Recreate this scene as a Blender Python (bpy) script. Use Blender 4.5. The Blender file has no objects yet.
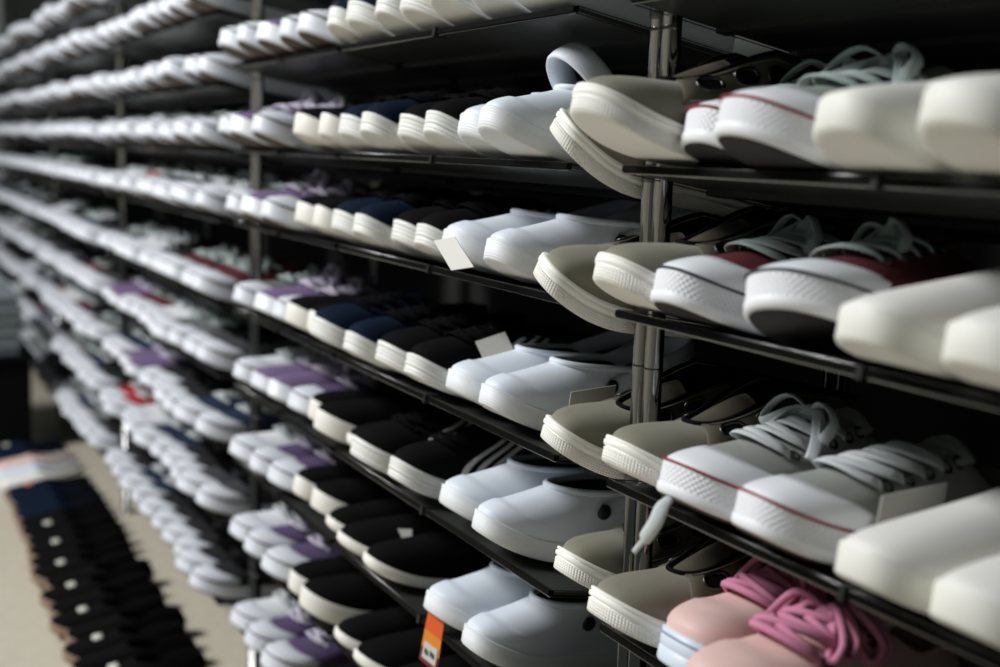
import bpy, math, random
import numpy as np
from mathutils import Vector, Matrix

random.seed(7)
C = bpy.context.scene.collection
SC = 1.15                      # layout scale
TILT = 0.17                    # shelves lean back: the front edge sits higher than the back
FRONT = -0.04 * SC             # front edge of the shelves
PI = math.pi

# ------------------------------------------------------------------ materials
MATS = {}
def mat(name, col, rough=0.6, metal=0.0, spec=0.4, bump=None, bscale=600, bstr=0.3, coat=0.0, var=0.0, sheen=0.0):
    if name in MATS: return MATS[name]
    m = bpy.data.materials.new(name); m.use_nodes = True
    nt = m.node_tree; b = nt.nodes['Principled BSDF']
    b.inputs['Base Color'].default_value = (*col, 1)
    b.inputs['Roughness'].default_value = rough
    b.inputs['Metallic'].default_value = metal
    b.inputs['Specular IOR Level'].default_value = spec
    if coat: b.inputs['Coat Weight'].default_value = coat; b.inputs['Coat Roughness'].default_value = 0.15
    if sheen: b.inputs['Sheen Weight'].default_value = sheen
    L = nt.links.new; N = nt.nodes.new
    def math_(op, a, c=None):
        n = N('ShaderNodeMath'); n.operation = op
        for i, v in enumerate((a, c)):
            if v is None: continue
            if isinstance(v, (int, float)): n.inputs[i].default_value = v
            else: L(v, n.inputs[i])
        return n.outputs[0]
    if var:
        tc = N('ShaderNodeTexCoord'); ns = N('ShaderNodeTexNoise'); ns.inputs['Scale'].default_value = 35
        L(tc.outputs['Object'], ns.inputs['Vector'])
        mr = N('ShaderNodeMapRange'); L(ns.outputs['Fac'], mr.inputs['Value'])
        mr.inputs['From Min'].default_value = .3; mr.inputs['From Max'].default_value = .7
        mr.inputs['To Min'].default_value = 1 - var; mr.inputs['To Max'].default_value = 1 + var
        mx = N('ShaderNodeVectorMath'); mx.operation = 'SCALE'; mx.inputs[0].default_value = col
        L(mr.outputs['Result'], mx.inputs['Scale']); L(mx.outputs['Vector'], b.inputs['Base Color'])
    h = None
    if bump in ('noise', 'weave'):
        tc = N('ShaderNodeTexCoord')
        if bump == 'noise':
            ns = N('ShaderNodeTexNoise'); ns.inputs['Scale'].default_value = bscale; ns.inputs['Detail'].default_value = 4
            L(tc.outputs['Object'], ns.inputs['Vector']); h = ns.outputs['Fac']
        else:
            sp = N('ShaderNodeSeparateXYZ'); L(tc.outputs['Object'], sp.inputs[0])
            a = math_('SINE', math_('MULTIPLY', sp.outputs[0], bscale * 6.28))
            c = math_('SINE', math_('MULTIPLY', sp.outputs[1], bscale * 6.28))
            h = math_('MULTIPLY', a, c)
    elif bump in ('diamond', 'ridge', 'grid'):
        uv = N('ShaderNodeUVMap'); sp = N('ShaderNodeSeparateXYZ'); L(uv.outputs[0], sp.inputs[0])
        u, v = sp.outputs[0], sp.outputs[1]
        if bump == 'diamond':      # v in metres of height, u in metres of girth
            k = 6.2832 / .0105
            a = math_('SINE', math_('MULTIPLY', math_('ADD', u, v), k))
            c = math_('SINE', math_('MULTIPLY', math_('SUBTRACT', u, v), k))
            d = math_('POWER', math_('ABSOLUTE', math_('MULTIPLY', a, c)), .5)
            m1 = math_('MULTIPLY', math_('GREATER_THAN', v, .0095), math_('LESS_THAN', v, .0245))
            m2 = math_('LESS_THAN', math_('ABSOLUTE', u), .125)
            h = math_('MULTIPLY', d, math_('MULTIPLY', m1, m2))
        elif bump == 'ridge':
            a = math_('SINE', math_('MULTIPLY', v, 6.2832 / bscale))
            h = math_('POWER', math_('ABSOLUTE', a), .6)
        else:
            a = math_('SINE', math_('MULTIPLY', u, 6.2832 / .0060))
            c = math_('SINE', math_('MULTIPLY', v, 6.2832 / .0050))
            d = math_('MULTIPLY', math_('POWER', math_('ABSOLUTE', a), .5), math_('POWER', math_('ABSOLUTE', c), .5))
            m1 = math_('LESS_THAN', v, .0125)
            h = math_('MULTIPLY', d, m1)
    if h is not None:
        bp = N('ShaderNodeBump'); bp.inputs['Strength'].default_value = bstr
        bp.inputs['Distance'].default_value = .001
        L(h, bp.inputs['Height']); L(bp.outputs['Normal'], b.inputs['Normal'])
    MATS[name] = m
    return m

def lin(r, g, b):
    f = lambda c: (c/255/12.92 if c/255 <= .04045 else ((c/255+.055)/1.055)**2.4)
    return (f(r), f(g), f(b))

# ------------------------------------------------------------------ mesh helpers
def new_mesh(name, V, F, m, uv=None, smooth=True):
    me = bpy.data.meshes.new(name)
    me.from_pydata([tuple(map(float, v)) for v in V], [], [tuple(int(i) for i in f) for f in F])
    if smooth: me.polygons.foreach_set('use_smooth', [True]*len(me.polygons))
    if uv is not None:
        l = me.uv_layers.new(name='UVMap'); idx = np.zeros(len(me.loops), dtype=np.int32)
        me.loops.foreach_get('vertex_index', idx)
        l.data.foreach_set('uv', np.asarray(uv, dtype=np.float32)[idx].ravel())
    me.materials.append(m)
    me.update()
    return me

class MB:
    def __init__(s): s.V = []; s.F = []; s.U = []
    def add(s, V, F, U=None):
        o = len(s.V); s.V += [tuple(v) for v in V]; s.F += [tuple(i+o for i in f) for f in F]
        s.U += [tuple(u) for u in U] if U is not None else [(0, 0)]*len(V)
        return s
    def box(s, x0, x1, y0, y1, z0, z1, M=None, bev=0):
        V = [Vector((x, y, z)) for z in (z0, z1) for y in (y0, y1) for x in (x0, x1)]
        if M: V = [M @ v for v in V]
        return s.add(V, [(0,2,3,1),(4,5,7,6),(0,1,5,4),(1,3,7,5),(3,2,6,7),(2,0,4,6)])
    def grid(s, P, closed_u=False, closed_v=False, U=None):
        P = np.asarray(P); n, m = P.shape[:2]
        F = []
        for i in range(n if closed_u else n-1):
            for j in range(m if closed_v else m-1):
                a, b = i, (i+1) % n; c, d = j, (j+1) % m
                F.append((a*m+c, b*m+c, b*m+d, a*m+d))
        return s.add(P.reshape(-1, 3), F, None if U is None else np.asarray(U).reshape(-1, 2))
    def tube(s, path, r, n=8, flat=1.0, nrm=None, cap=True, closed=False):
        """round or flattened cord along a path; nrm gives the thin direction at each point"""
        P = [Vector(p) for p in path]; k = len(P); rings = []
        rr = r if hasattr(r, '__len__') else [r]*k
        up = Vector((0, 0, 1)); prev = None
        for i in range(k):
            t = (P[(i+1) % k] - P[i-1]) if closed else (P[min(i+1, k-1)] - P[max(i-1, 0)])
            t = t.normalized() if t.length > 1e-9 else Vector((0, 1, 0))
            if nrm is not None: a = Vector(nrm[i])
            elif prev is not None: a = prev
            else: a = up if abs(t.z) < .9 else Vector((1, 0, 0))
            a = a - t*a.dot(t)
            a = a.normalized() if a.length > 1e-6 else Vector((1, 0, 0))
            prev = a; b = t.cross(a)
            rings.append([P[i] + a*(math.cos(2*PI*q/n)*rr[i]*flat) + b*(math.sin(2*PI*q/n)*rr[i]) for q in range(n)])
        o = len(s.V)
        s.grid([[tuple(v) for v in r_] for r_ in rings], closed_u=closed, closed_v=True)
        if cap and not closed:
            s.F.append(tuple(o+q for q in range(n-1, -1, -1)))
            s.F.append(tuple(o+(k-1)*n+q for q in range(n)))
        return s
    def mesh(s, name, m, smooth=True, uv=False):
        return new_mesh(name, s.V, s.F, m, s.U if uv else None, smooth)

def link(name, data, parent=None, loc=None):
    o = bpy.data.objects.new(name, data); C.objects.link(o)
    if parent: o.parent = parent
    if loc is not None: o.location = loc
    return o

def tag(o, label=None, cat=None, group=None, kind=None):
    if label: o['label'] = label
    if cat: o['category'] = cat
    if group: o['group'] = group
    if kind: o['kind'] = kind
    return o

def catmull(pts, n, closed=True):
    pts = np.array(pts, float); k = len(pts); out = []
    for i in range(k if closed else k-1):
        if closed: p0, p1, p2, p3 = (pts[(i+j-1) % k] for j in range(4))
        else: p0, p1, p2, p3 = pts[max(i-1, 0)], pts[i], pts[i+1], pts[min(i+2, k-1)]
        for t in np.linspace(0, 1, 24, endpoint=False):
            out.append(.5*((2*p1)+(-p0+p2)*t+(2*p0-5*p1+4*p2-p3)*t*t+(-p0+3*p1-3*p2+p3)*t**3))
    if not closed: out.append(pts[-1])
    out = np.array(out)
    if closed: out = np.vstack([out, out[:1]])
    d = np.r_[0, np.cumsum(np.linalg.norm(np.diff(out, axis=0), axis=1))]
    s = np.linspace(0, d[-1], n, endpoint=not closed)
    return np.stack([np.interp(s, d, out[:, c]) for c in range(out.shape[1])], 1), d[-1]

# ------------------------------------------------------------------ the shoe former
OUTLINE = [(-.06, 0), (.21, .026), (.40, .11), (.5, .26), (.49, .40), (.43, .54), (.39, .68), (.37, .84), (.29, .95),
           (.12, 1.0), (-.10, 1.0), (-.26, .95), (-.34, .84), (-.35, .68), (-.38, .54), (-.45, .38), (-.465, .24),
           (-.41, .11), (-.27, .024)]

def sstep(a, b, x):
    t = np.clip((x-a)/(b-a), 0, 1); return t*t*(3-2*t)

class Former:
    """a last: outline of the sole, opening of the shoe and the skin between them.
    u runs once round the shoe from the toe (0) over the outer side to the heel (.5); v from the sole (0) to the opening (1)"""
    def __init__(s, L=.27, W=.094, th=.027, spring=.012, open0=.46, open1=.955, hw=.029, zf=.088, zs=.062, zh=.075,
                 side=1, toe=.45, low=.46, bulge=0.0, lift=0.004, inset=.003, blunt=1.0):
        s.__dict__.update(locals())
        pts = [(x*W*(blunt if y < .15 else 1), y*L) for x, y in OUTLINE]
        s.o, s.per = catmull(pts, 400)
        s.o = np.vstack([s.o, s.o[:1]])
        # start exactly at the toe
        s.uu = np.linspace(0, 1, 401)
    def outline(s, u, inset=0.0):
        u = np.mod(np.asarray(u, float), 1)
        x = np.interp(u, s.uu, s.o[:, 0]); y = np.interp(u, s.uu, s.o[:, 1])
        e = .004
        x1 = np.interp(np.mod(u+e, 1), s.uu, s.o[:, 0]); y1 = np.interp(np.mod(u+e, 1), s.uu, s.o[:, 1])
        x0 = np.interp(np.mod(u-e, 1), s.uu, s.o[:, 0]); y0 = np.interp(np.mod(u-e, 1), s.uu, s.o[:, 1])
        tx, ty = x1-x0, y1-y0; l = np.hypot(tx, ty)+1e-9
        nx, ny = ty/l, -tx/l          # outward
        return np.stack([(x-nx*inset), y-ny*inset], -1)
    def zb(s, y):                      # bottom of the sole
        q = np.clip((.34*s.L-y)/(.34*s.L), 0, 1); h = np.clip((y-.8*s.L)/(.2*s.L), 0, 1)
        return s.spring*q**2 + .002*h**2
    def thick(s, y):
        return s.th*(1+.12*sstep(.5, 1, y/s.L))
    def zt(s, y): return s.zb(y)+s.thick(y)
    def surf(s, u, v, off=0.0):
        u = np.asarray(u, float); v = np.asarray(v, float); u, v = np.broadcast_arrays(u, v)
        p = s._surf(u, v)
        if np.any(off != 0):
            e = .004
            du = s._surf(u+e, v)-s._surf(u-e, v); dv = s._surf(u, v+e)-s._surf(u, v-e)
            n = np.cross(du, dv); n /= (np.linalg.norm(n, axis=-1, keepdims=True)+1e-12)
            n *= np.sign(s.side)
            c = p-np.array([0, .5*s.L, -.02]); fl = np.sum(c*n, -1, keepdims=True)
            p = p+n*np.asarray(off)[..., None] if np.ndim(off) else p+n*off
        return p
    def u_at(s, y, v):
        """u on the outer half where the skin at height share v lies y behind the toe"""
        y, v = np.broadcast_arrays(np.asarray(y, float), np.asarray(v, float)); g = np.linspace(.005, .495, 120); out = np.empty(y.shape)
        for i in np.ndindex(y.shape):
            yy = np.maximum.accumulate(s._surf(g, np.full(120, v[i]))[:, 1]); out[i] = np.interp(y[i], yy, g)
        return out
    def normal(s, u, v):
        e = .004
        du = s._surf(np.asarray(u)+e, v)-s._surf(np.asarray(u)-e, v); dv = s._surf(u, np.asarray(v)+e)-s._surf(u, np.asarray(v)-e)
        n = np.cross(du, dv); return n/(np.linalg.norm(n, axis=-1, keepdims=True)+1e-12)*s.side
    def _surf(s, u, v):
        u = np.asarray(u, float); v = np.asarray(v, float); u, v = np.broadcast_arrays(u, v)
        b = s.outline(u, s.inset); y = b[..., 1]
        z0 = s.zt(y)-.0025
        ph = 2*PI*u
        yc = (s.open0+s.open1)/2*s.L; a = (s.open1-s.open0)/2*s.L
        ex = np.sign(np.sin(ph))*np.abs(np.sin(ph))**.85*s.hw
        ey = yc-a*np.cos(ph)
        q = (ey-(yc-a))/(2*a)
        z3 = np.where(q < .5, s.zf+(s.zs-s.zf)*sstep(0, .55, q), s.zs+(s.zh-s.zs)*sstep(.5, 1, q))
        w = 1-sstep(.02, .34, y/s.L)
        dz = z3-z0
        P0 = np.stack([b[..., 0], y, z0], -1); P3 = np.stack([ex-.02*s.W, ey, z3], -1)
        h1 = dz*(.45+(s.toe-.45)*w)
        out = (P0-P3)*np.array([1, 1, 0]); ln = np.linalg.norm(out, axis=-1, keepdims=True)+1e-9
        P1 = P0+np.stack([0*h1, 0*h1, h1], -1)+out/ln*(.0025+.004*(1-w))[..., None]
        P2 = P3+out*(.36+.17*w)[..., None]-np.stack([0*dz, 0*dz, dz*(.40+(s.low-.40)*w)], -1)
        V = v[..., None]
        p = (1-V)**3*P0+3*(1-V)**2*V*P1+3*(1-V)*V*V*P2+V**3*P3
        if s.bulge:
            uu = np.minimum(np.mod(u, 1), 1-np.mod(u, 1))
            k = s.bulge*(1-sstep(.46, .54, v+.25*(uu/.14)**2))*sstep(0, .1, v)*(1-sstep(.10, .16, uu))
            p = p+np.stack([0*k, -.5*k, k], -1)
        p = p*np.array([s.side, 1, 1])
        return p

def sole_mesh(f, name, m, prof=None, n=96, under=None):
    """prof: (outward offset, share of the thickness)"""
    prof = prof or [(-.004, 0), (-.0012, .03), (0, .10), (0, .9), (-.001, .97), (-.004, 1.0)]
    u = np.linspace(0, 1, n, endpoint=False); b = MB(); rings = []; uvs = []
    gu = (np.where(u > .5, u-1, u))*f.per
    for off, k in prof:
        o = f.outline(u, -off); y = o[:, 1]; z = f.zb(y)+f.thick(y)*k
        rings.append(np.stack([o[:, 0]*f.side, y, z], -1)); uvs.append(np.stack([gu, f.thick(y)*k], -1))
    b.grid(np.array(rings), closed_v=True, U=np.array(uvs))
    for ring, flip in ((rings[0], False), (rings[-1], True)):      # bottom and top as strips across
        o = len(b.V); b.add(ring, []); h = n//2
        for i in range(h):
            j0, j1 = i, i+1; k0, k1 = (n-i) % n, (n-i-1) % n
            q = [o+j0, o+j1, o+k1, o+k0]
            q = list(dict.fromkeys(q))
            if len(q) >= 3: b.F.append(tuple(q))
    me = b.mesh(name, m, uv=True)
    return me

def upper_mesh(f, name, m, nu=72, nv=14):
    u = np.linspace(0, 1, nu, endpoint=False); v = np.linspace(0, 1, nv)**.9
    U, V = np.meshgrid(u, v, indexing='ij'); P = f.surf(U, V)
    b = MB(); rim = P[:, -1]
    c = rim.mean(0); d = c-rim; d[:, 2] = 0; d /= np.linalg.norm(d, axis=1, keepdims=True)+1e-9
    extra = [rim+d*.0018+[0, 0, .0009], rim+d*.0038]
    P = np.concatenate([P]+[e[:, None] for e in extra], 1)
    b.grid(P, closed_u=True)
    return b.mesh(name, m)

def lining_mesh(f, name, m, nu=48):
    u = np.linspace(0, 1, nu, endpoint=False)
    rim = f.surf(u, np.ones(nu)); c = rim.mean(0); d = c-rim; d[:, 2] = 0; d /= np.linalg.norm(d, axis=1, keepdims=True)+1e-9
    base = f.outline(u, .013); bz = f.zt(base[:, 1])+.003
    bot = np.stack([base[:, 0]*f.side, np.maximum(base[:, 1], .25*f.L), bz], -1)
    r0 = rim+d*.0036+[0, 0, -.0003]
    rings = [r0]+[r0*(1-t)+bot*t+np.array([0, 0, -.0]) for t in (.33, .66, 1)]
    b = MB(); b.grid(np.array(rings), closed_v=True)
    o = len(b.V); b.add(bot, [])
    for i in range(nu//2):
        q = list(dict.fromkeys([o+i, o+i+1, o+(nu-i-1) % nu, o+(nu-i) % nu]))
        if len(q) >= 3: b.F.append(tuple(q))
    return b.mesh(name, m)

def patch_mesh(f, name, m, fn, nu=20, nv=12, d=.0014, b=None, edge=.0012):
    """a raised panel that lies on the skin; fn(a, c) -> (u, v)"""
    a = np.linspace(0, 1, nu); c = np.linspace(0, 1, nv); A, Cc = np.meshgrid(a, c, indexing='ij')
    U, V = fn(A, Cc); ea = np.minimum(np.minimum(A, 1-A)*(nu-1), np.minimum(Cc, 1-Cc)*(nv-1))
    off = np.where(ea < .5, -.0006, np.where(ea < 1.5, d*.85, d))
    # pull the second ring close to the border so that the panel has a crisp edge
    A2 = np.where(np.abs(A*(nu-1)-1) < .1, .18/(nu-1), np.where(np.abs(A*(nu-1)-(nu-2)) < .1, 1-.18/(nu-1), A))
    C2 = np.where(np.abs(Cc*(nv-1)-1) < .1, .18/(nv-1), np.where(np.abs(Cc*(nv-1)-(nv-2)) < .1, 1-.18/(nv-1), Cc))
    U, V = fn(A2, C2)
    P = f.surf(U, V, off)
    own = b is None; b = b or MB(); b.grid(P)
    return b.mesh(name, m) if own else b

def ring_on(f, u, v, ru, rv, rad, n=20, b=None, off=.001, flat=.7, m=8):
    """metal ring lying on the skin round (u, v): ru along u, rv along v in metres"""
    p = f.surf(np.array([u]), np.array([v]), off)[0]; nn = f.normal(np.array([u]), np.array([v]))[0]
    e = .004
    du = f.surf(u+e, v)-f.surf(u-e, v); du = du/np.linalg.norm(du); dv = np.cross(nn, du)
    path = []
    for k in range(n):
        t = 2*PI*k/n; c, s_ = math.cos(t), math.sin(t)
        c = math.copysign(abs(c)**.8, c); s_ = math.copysign(abs(s_)**.8, s_)
        path.append(p+du*ru*c+dv*rv*s_)
    b = b or MB(); b.tube(path, rad, n=m, nrm=[nn]*n, closed=True, flat=flat)
    return b
def disc_on(f, u, v, ru, rv, n=20, b=None, off=.001, dome=.0006):
    p = f.surf(np.array([u]), np.array([v]), off)[0]; nn = f.normal(np.array([u]), np.array([v]))[0]
    e = .004
    du = f.surf(u+e, v)-f.surf(u-e, v); du = du/np.linalg.norm(du); dv = np.cross(nn, du)
    b = b or MB(); rings = []
    for k, h in ((1.0, -.0016), (1.0, 0), (.8, dome), (.02, dome*1.3)):
        rings.append([p+du*ru*k*math.cos(2*PI*q/n)+dv*rv*k*math.sin(2*PI*q/n)+nn*h for q in range(n)])
    b.grid(np.array(rings), closed_v=True)
    return b

def lace_path(f, pts, lift):
    pts, _ = catmull(pts, 16, closed=False)
    t = np.linspace(0, 1, 16); off = lift*np.sin(PI*t)**.5+.0012
    P = f.surf(pts[:, 0], pts[:, 1], off); return P, f.normal(pts[:, 0], pts[:, 1])

def lace_mesh(f, name, m, rows, ue, r=.0038, flat=.35, lift=.006, bow=True, seed=0, bars=True, cross=True, bowsize=1.0, nloops=2, droop=0.0, n=8):
    b = MB(); R = random.Random(seed)
    for i, v in enumerate(rows):
        e = ue[i]
        if bars: b.tube(*[lambda: 0][:0], *[], path=lace_path(f, [(-e, v), (0, v+.01), (e, v)], lift)[0], r=r, n=n, flat=flat,
                        nrm=lace_path(f, [(-e, v), (0, v+.01), (e, v)], lift)[1])
        if i+1 < len(rows):
            for sg in ((1, -1) if cross else (-1,)):
                pp = [(-sg*e, v), (0, (v+rows[i+1])/2), (sg*ue[i+1], rows[i+1])]
                P, nn = lace_path(f, pp, lift*(1.35 if sg > 0 else 1.1)); b.tube(P, r, n=n, flat=flat, nrm=nn)
    if bow:
        k = f.surf(0.0, rows[-1])+np.array([0, .004, .010]); s = bowsize
        b.tube([k+np.array([-.006, -.002, 0]), k+np.array([0, -.003, .003]), k+np.array([.006, -.002, 0])], r*1.5, n=n, flat=.8)
        for q in range(nloops):
            for sg in (-1, 1):
                w = (.034+.008*R.random())*s; fw = (-.012-.012*R.random()+.018*q)*s
                lp = [k, k+np.array([sg*w*.5, fw*.4-.006, .012*s]), k+np.array([sg*w, fw, .004*s-droop]),
                      k+np.array([sg*w*.95, fw-.010, -.012*s-droop]), k+np.array([sg*w*.45, fw*.3-.004, -.001]), k]
                P, _ = catmull(lp, 22, closed=False); b.tube(P, r, n=n, flat=flat if flat < .9 else 1)
        for sg in (-1, 1):
            w = (.03+.012*R.random())*s
            lp = [k, k+np.array([sg*w*.4, -.010*s, .004]), k+np.array([sg*w*.9, -.024*s, -.014*s-droop]), k+np.array([sg*w*1.15, -.036*s, -.026*s-droop*1.5])]
            P, _ = catmull(lp, 14, closed=False); b.tube(P, r, n=n, flat=flat if flat < .9 else 1)
    return b.mesh(name, m)

def tongue_mesh(f, name, m, w=.027, up=.03, back=.026, v0=.62, n=14):
    b = MB(); e = f.surf(0.0, .995); path = [f.surf(0.0, v)-np.array([0, 0, .0015]) for v in np.linspace(v0, .93, 5)]
    path += [e+np.array([0, back*t, up*t*(1-.15*t)])-np.array([0, 0, .002]) for t in np.linspace(.1, 1, 8)]
    rows_top, rows_bot = [], []
    for i, p in enumerate(path):
        k = i/(len(path)-1); ww = w*(.8+.25*k)*(1 if i < len(path)-1 else .8)
        top = []; bot = []
        for x in np.linspace(-1, 1, n):
            zc = -.010*x*x
            top.append(p+np.array([x*ww, .004*x*x, zc])); bot.append(p+np.array([x*ww*.97, .004*x*x+.002, zc-.0045]))
        rows_top.append(top); rows_bot.append(bot[::-1])
    P = np.concatenate([np.array(rows_top), np.array(rows_bot)], 1)
    b.grid(P, closed_v=True)
    b.F.append(tuple(len(b.V)-2*n+q for q in range(2*n)))
    return b.mesh(name, m)

def foxing_line(f, name, m, k=.97, r=.0011, u0=-.36, u1=.36, n=80, out=.0004):
    u = np.linspace(u0, u1, n); o = f.outline(u, -out); z = f.zb(o[:, 1])+f.thick(o[:, 1])*k
    b = MB(); b.tube(np.stack([o[:, 0]*f.side, o[:, 1], z], -1), r, n=6); return b.mesh(name, m)

# ------------------------------------------------------------------ materials used
rub_white = lambda: mat('white_rubber_diamond', lin(236, 237, 240), .5, bump='diamond', bstr=.9)
M_ = dict(
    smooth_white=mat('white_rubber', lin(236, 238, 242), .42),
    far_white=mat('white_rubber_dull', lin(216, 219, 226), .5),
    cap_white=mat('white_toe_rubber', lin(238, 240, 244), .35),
    red=mat('red_rubber_line', lin(140, 34, 48), .5), navyline=mat('navy_rubber_line', lin(40, 42, 60), .5),
    black_out=mat('black_outsole', lin(22, 21, 22), .6, bump='noise', bscale=300, bstr=.4),
    tan_out=mat('tan_outsole', lin(78, 60, 48), .6),
    canvas_grey=mat('pale_grey_canvas', lin(152, 155, 149), .85, bump='weave', bscale=900, bstr=.35, var=.04),
    canvas_sage=mat('sage_canvas', lin(150, 158, 150), .85, bump='weave', bscale=900, bstr=.35),
    canvas_white=mat('white_canvas', lin(224, 226, 228), .85, bump='weave', bscale=900, bstr=.3),
    canvas_maroon=mat('maroon_canvas', lin(92, 30, 40), .85, bump='weave', bscale=900, bstr=.3),
    canvas_charcoal=mat('charcoal_canvas', lin(62, 64, 66), .85, bump='weave', bscale=900, bstr=.3),
    canvas_black=mat('black_canvas', lin(26, 26, 28), .85, bump='weave', bscale=900, bstr=.3),
    canvas_red=mat('red_canvas', lin(170, 28, 36), .85), canvas_purple=mat('purple_suede', lin(112, 92, 128), .85, bump='noise', bstr=.2),
    canvas_navy=mat('navy_canvas', lin(26, 42, 66), .85), mesh_grey=mat('grey_mesh_fabric', lin(104, 106, 104), .85),
    lace_white=mat('white_lace', lin(214, 220, 220), .85, bump='weave', bscale=700, bstr=.5),
    lace_grey=mat('grey_lace', lin(176, 190, 186), .85, bump='weave', bscale=700, bstr=.5),
    lace_pink=mat('pink_lace', lin(198, 126, 154), .8, bump='noise', bscale=900, bstr=.3),
    lace_black=mat('black_lace', lin(13, 13, 14), .9, spec=.05), lace_lilac=mat('lilac_lace', lin(196, 190, 206), .85),
    lining=mat('dark_lining', lin(48, 46, 46), .9), lining_pale=mat('pale_lining', lin(150, 148, 140), .9),
    chrome=mat('chrome', (.19, .19, .187), .08, metal=1), dark_metal=mat('dark_metal', (.09, .09, .09), .3, metal=1),
    nubuck=mat('olive_beige_nubuck', lin(124, 121, 106), .8, bump='noise', bscale=1400, bstr=.15, var=.06, sheen=.15),
    olive=mat('dark_olive_leather', lin(78, 74, 60), .6, bump='noise', bscale=700, bstr=.3),
    cream_sole=mat('cream_rubber_grid', lin(246, 244, 236), .6, bump='grid', bstr=.8),
    cream_plain=mat('cream_rubber', lin(228, 227, 219), .55), cream_upper=mat('cream_leather', lin(230, 229, 223), .55),
    eva=mat('white_foam', lin(222, 229, 238), .52, spec=.35), eva_sole=mat('white_foam_ridged', lin(232, 234, 236), .5, bump='ridge', bscale=.0056, bstr=.35),
    black=mat('black_dull', lin(13, 13, 14), .8, spec=.06), rivet=mat('dark_rivet', lin(24, 26, 30), .45),
    ridge_white=mat('white_ridged_rubber', lin(232, 232, 226), .55, bump='ridge', bscale=.010, bstr=1.0),
    black_up=mat('black_suede', lin(18, 18, 19), .9, spec=.04, bump='noise', bscale=900, bstr=.2), stripe=mat('pale_stripe', lin(214, 208, 204), .7),
    navy_up=mat('navy_suede', lin(14, 26, 44), .85, spec=.08, bump='noise', bscale=900, bstr=.2),
    ivory_sole=mat('ivory_rubber', lin(234, 231, 222), .55),
    pink=mat('pink_leather', lin(222, 188, 181), .55, bump='noise', bscale=250, bstr=.08), ice=mat('pale_blue_rubber', lin(214, 224, 236), .45),
    blueline=mat('grey_blue_line', lin(140, 154, 178), .5), gum=mat('gum_rubber', lin(150, 128, 106), .6),
    label_white=mat('white_label', lin(214, 214, 200), .6), orange=mat('orange_insole', lin(220, 120, 60), .7),
    card=mat('grey_card', lin(158, 157, 150), .7), card_white=mat('white_card', lin(205, 203, 195), .7),
)

# ------------------------------------------------------------------ kinds of shoe: lists of (part name, mesh, parent part, label)
PROTO = {}
SOLE_FOX = [(-.005, 0), (-.001, .02), (.0012, .08), (.0012, .30), (.0002, .34), (.0, .90), (-.0008, .97), (-.0035, 1.0)]
def canvas(side, upper, lace='lace_white', bs=1.0, line='red', outs='tan_out', near=True, cap=True, bow=True, eyelets=True, seed=1, liningm='lining_pale', sole=None, tall=0):
    f = Former(side=side, L=.272, W=.092, th=.028, zf=.092 if near else .084, zs=.068, zh=.078, open0=.60, hw=.028, spring=.015, inset=.003, toe=.22, low=.62)
    n = 96 if near else 48; P = []
    P.append(('sole', sole_mesh(f, 'sneaker_sole', sole or rub_white(), SOLE_FOX, n=n), None))
    # outsole: thin slab under the foxing
    u = np.linspace(0, 1, n, endpoint=False); b = MB(); o1 = f.outline(u, .0025); o2 = f.outline(u, .004)
    z = f.zb(o1[:, 1]); b.grid(np.array([np.stack([o2[:, 0]*side, o2[:, 1], z-.0018], -1), np.stack([o1[:, 0]*side, o1[:, 1], z-.0002], -1)]), closed_v=True)
    oo = 0
    for i in range(n//2):
        q = list(dict.fromkeys([oo+i, oo+i+1, oo+(n-i-1) % n, oo+(n-i) % n]))
        if len(q) >= 3: b.F.append(tuple(q))
    P.append(('outsole', b.mesh('sneaker_outsole', M_[outs]), None))
    P.append(('upper', upper_mesh(f, 'sneaker_upper', M_[upper], 72 if near else 40, 14 if near else 9), None))
    P.append(('lining', lining_mesh(f, 'sneaker_lining', M_[liningm]), None))
    if line: P.append(('foxing_stripe', foxing_line(f, 'foxing_stripe', M_[line], n=80 if near else 40), None))
    if cap:
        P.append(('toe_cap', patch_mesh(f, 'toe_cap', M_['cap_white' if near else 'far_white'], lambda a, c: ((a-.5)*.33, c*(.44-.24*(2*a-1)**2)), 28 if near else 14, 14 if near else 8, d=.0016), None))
    P.append(('tongue', tongue_mesh(f, 'sneaker_tongue', M_[upper], up=.014, back=.020), None))
    if near:
        for sg in (1, -1):
            P.append(('eyestay', patch_mesh(f, 'eyestay', M_[upper], lambda a, c: (sg*(.085+.062*a), .55+c*.44), 8, 14, d=.0011), None))
        strip = MB(); patch_mesh(f, '', None, lambda a, c: (.5+(a-.5)*.05, c*.96), 8, 12, d=.0014, b=strip)
        P.append(('heel_strip', strip.mesh('heel_strip', M_[upper]), None))
    rows = [.60, .70, .80, .89] if near else [.62, .76, .9]
    ue = [.088, .096, .104, .112] if near else [.09, .1, .108]
    P.append(('laces', lace_mesh(f, 'shoe_laces', M_[lace], rows, ue, r=.0054 if near else .005, flat=.26, lift=.0065, cross=not near, bow=bow, seed=seed, n=8 if near else 5, nloops=1, bowsize=bs if near else .55, droop=.004 if near and bs == 1 else .010), None))
    if near and eyelets:
        for v, e in zip(rows+[.96], ue+[.118]):
            for sg in (1, -1):
                P.append(('eyelet', ring_on(f, sg*(e+.010), v, .0042, .0042, .0015, n=16).mesh('eyelet', M_['chrome']), None))
    return P

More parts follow.
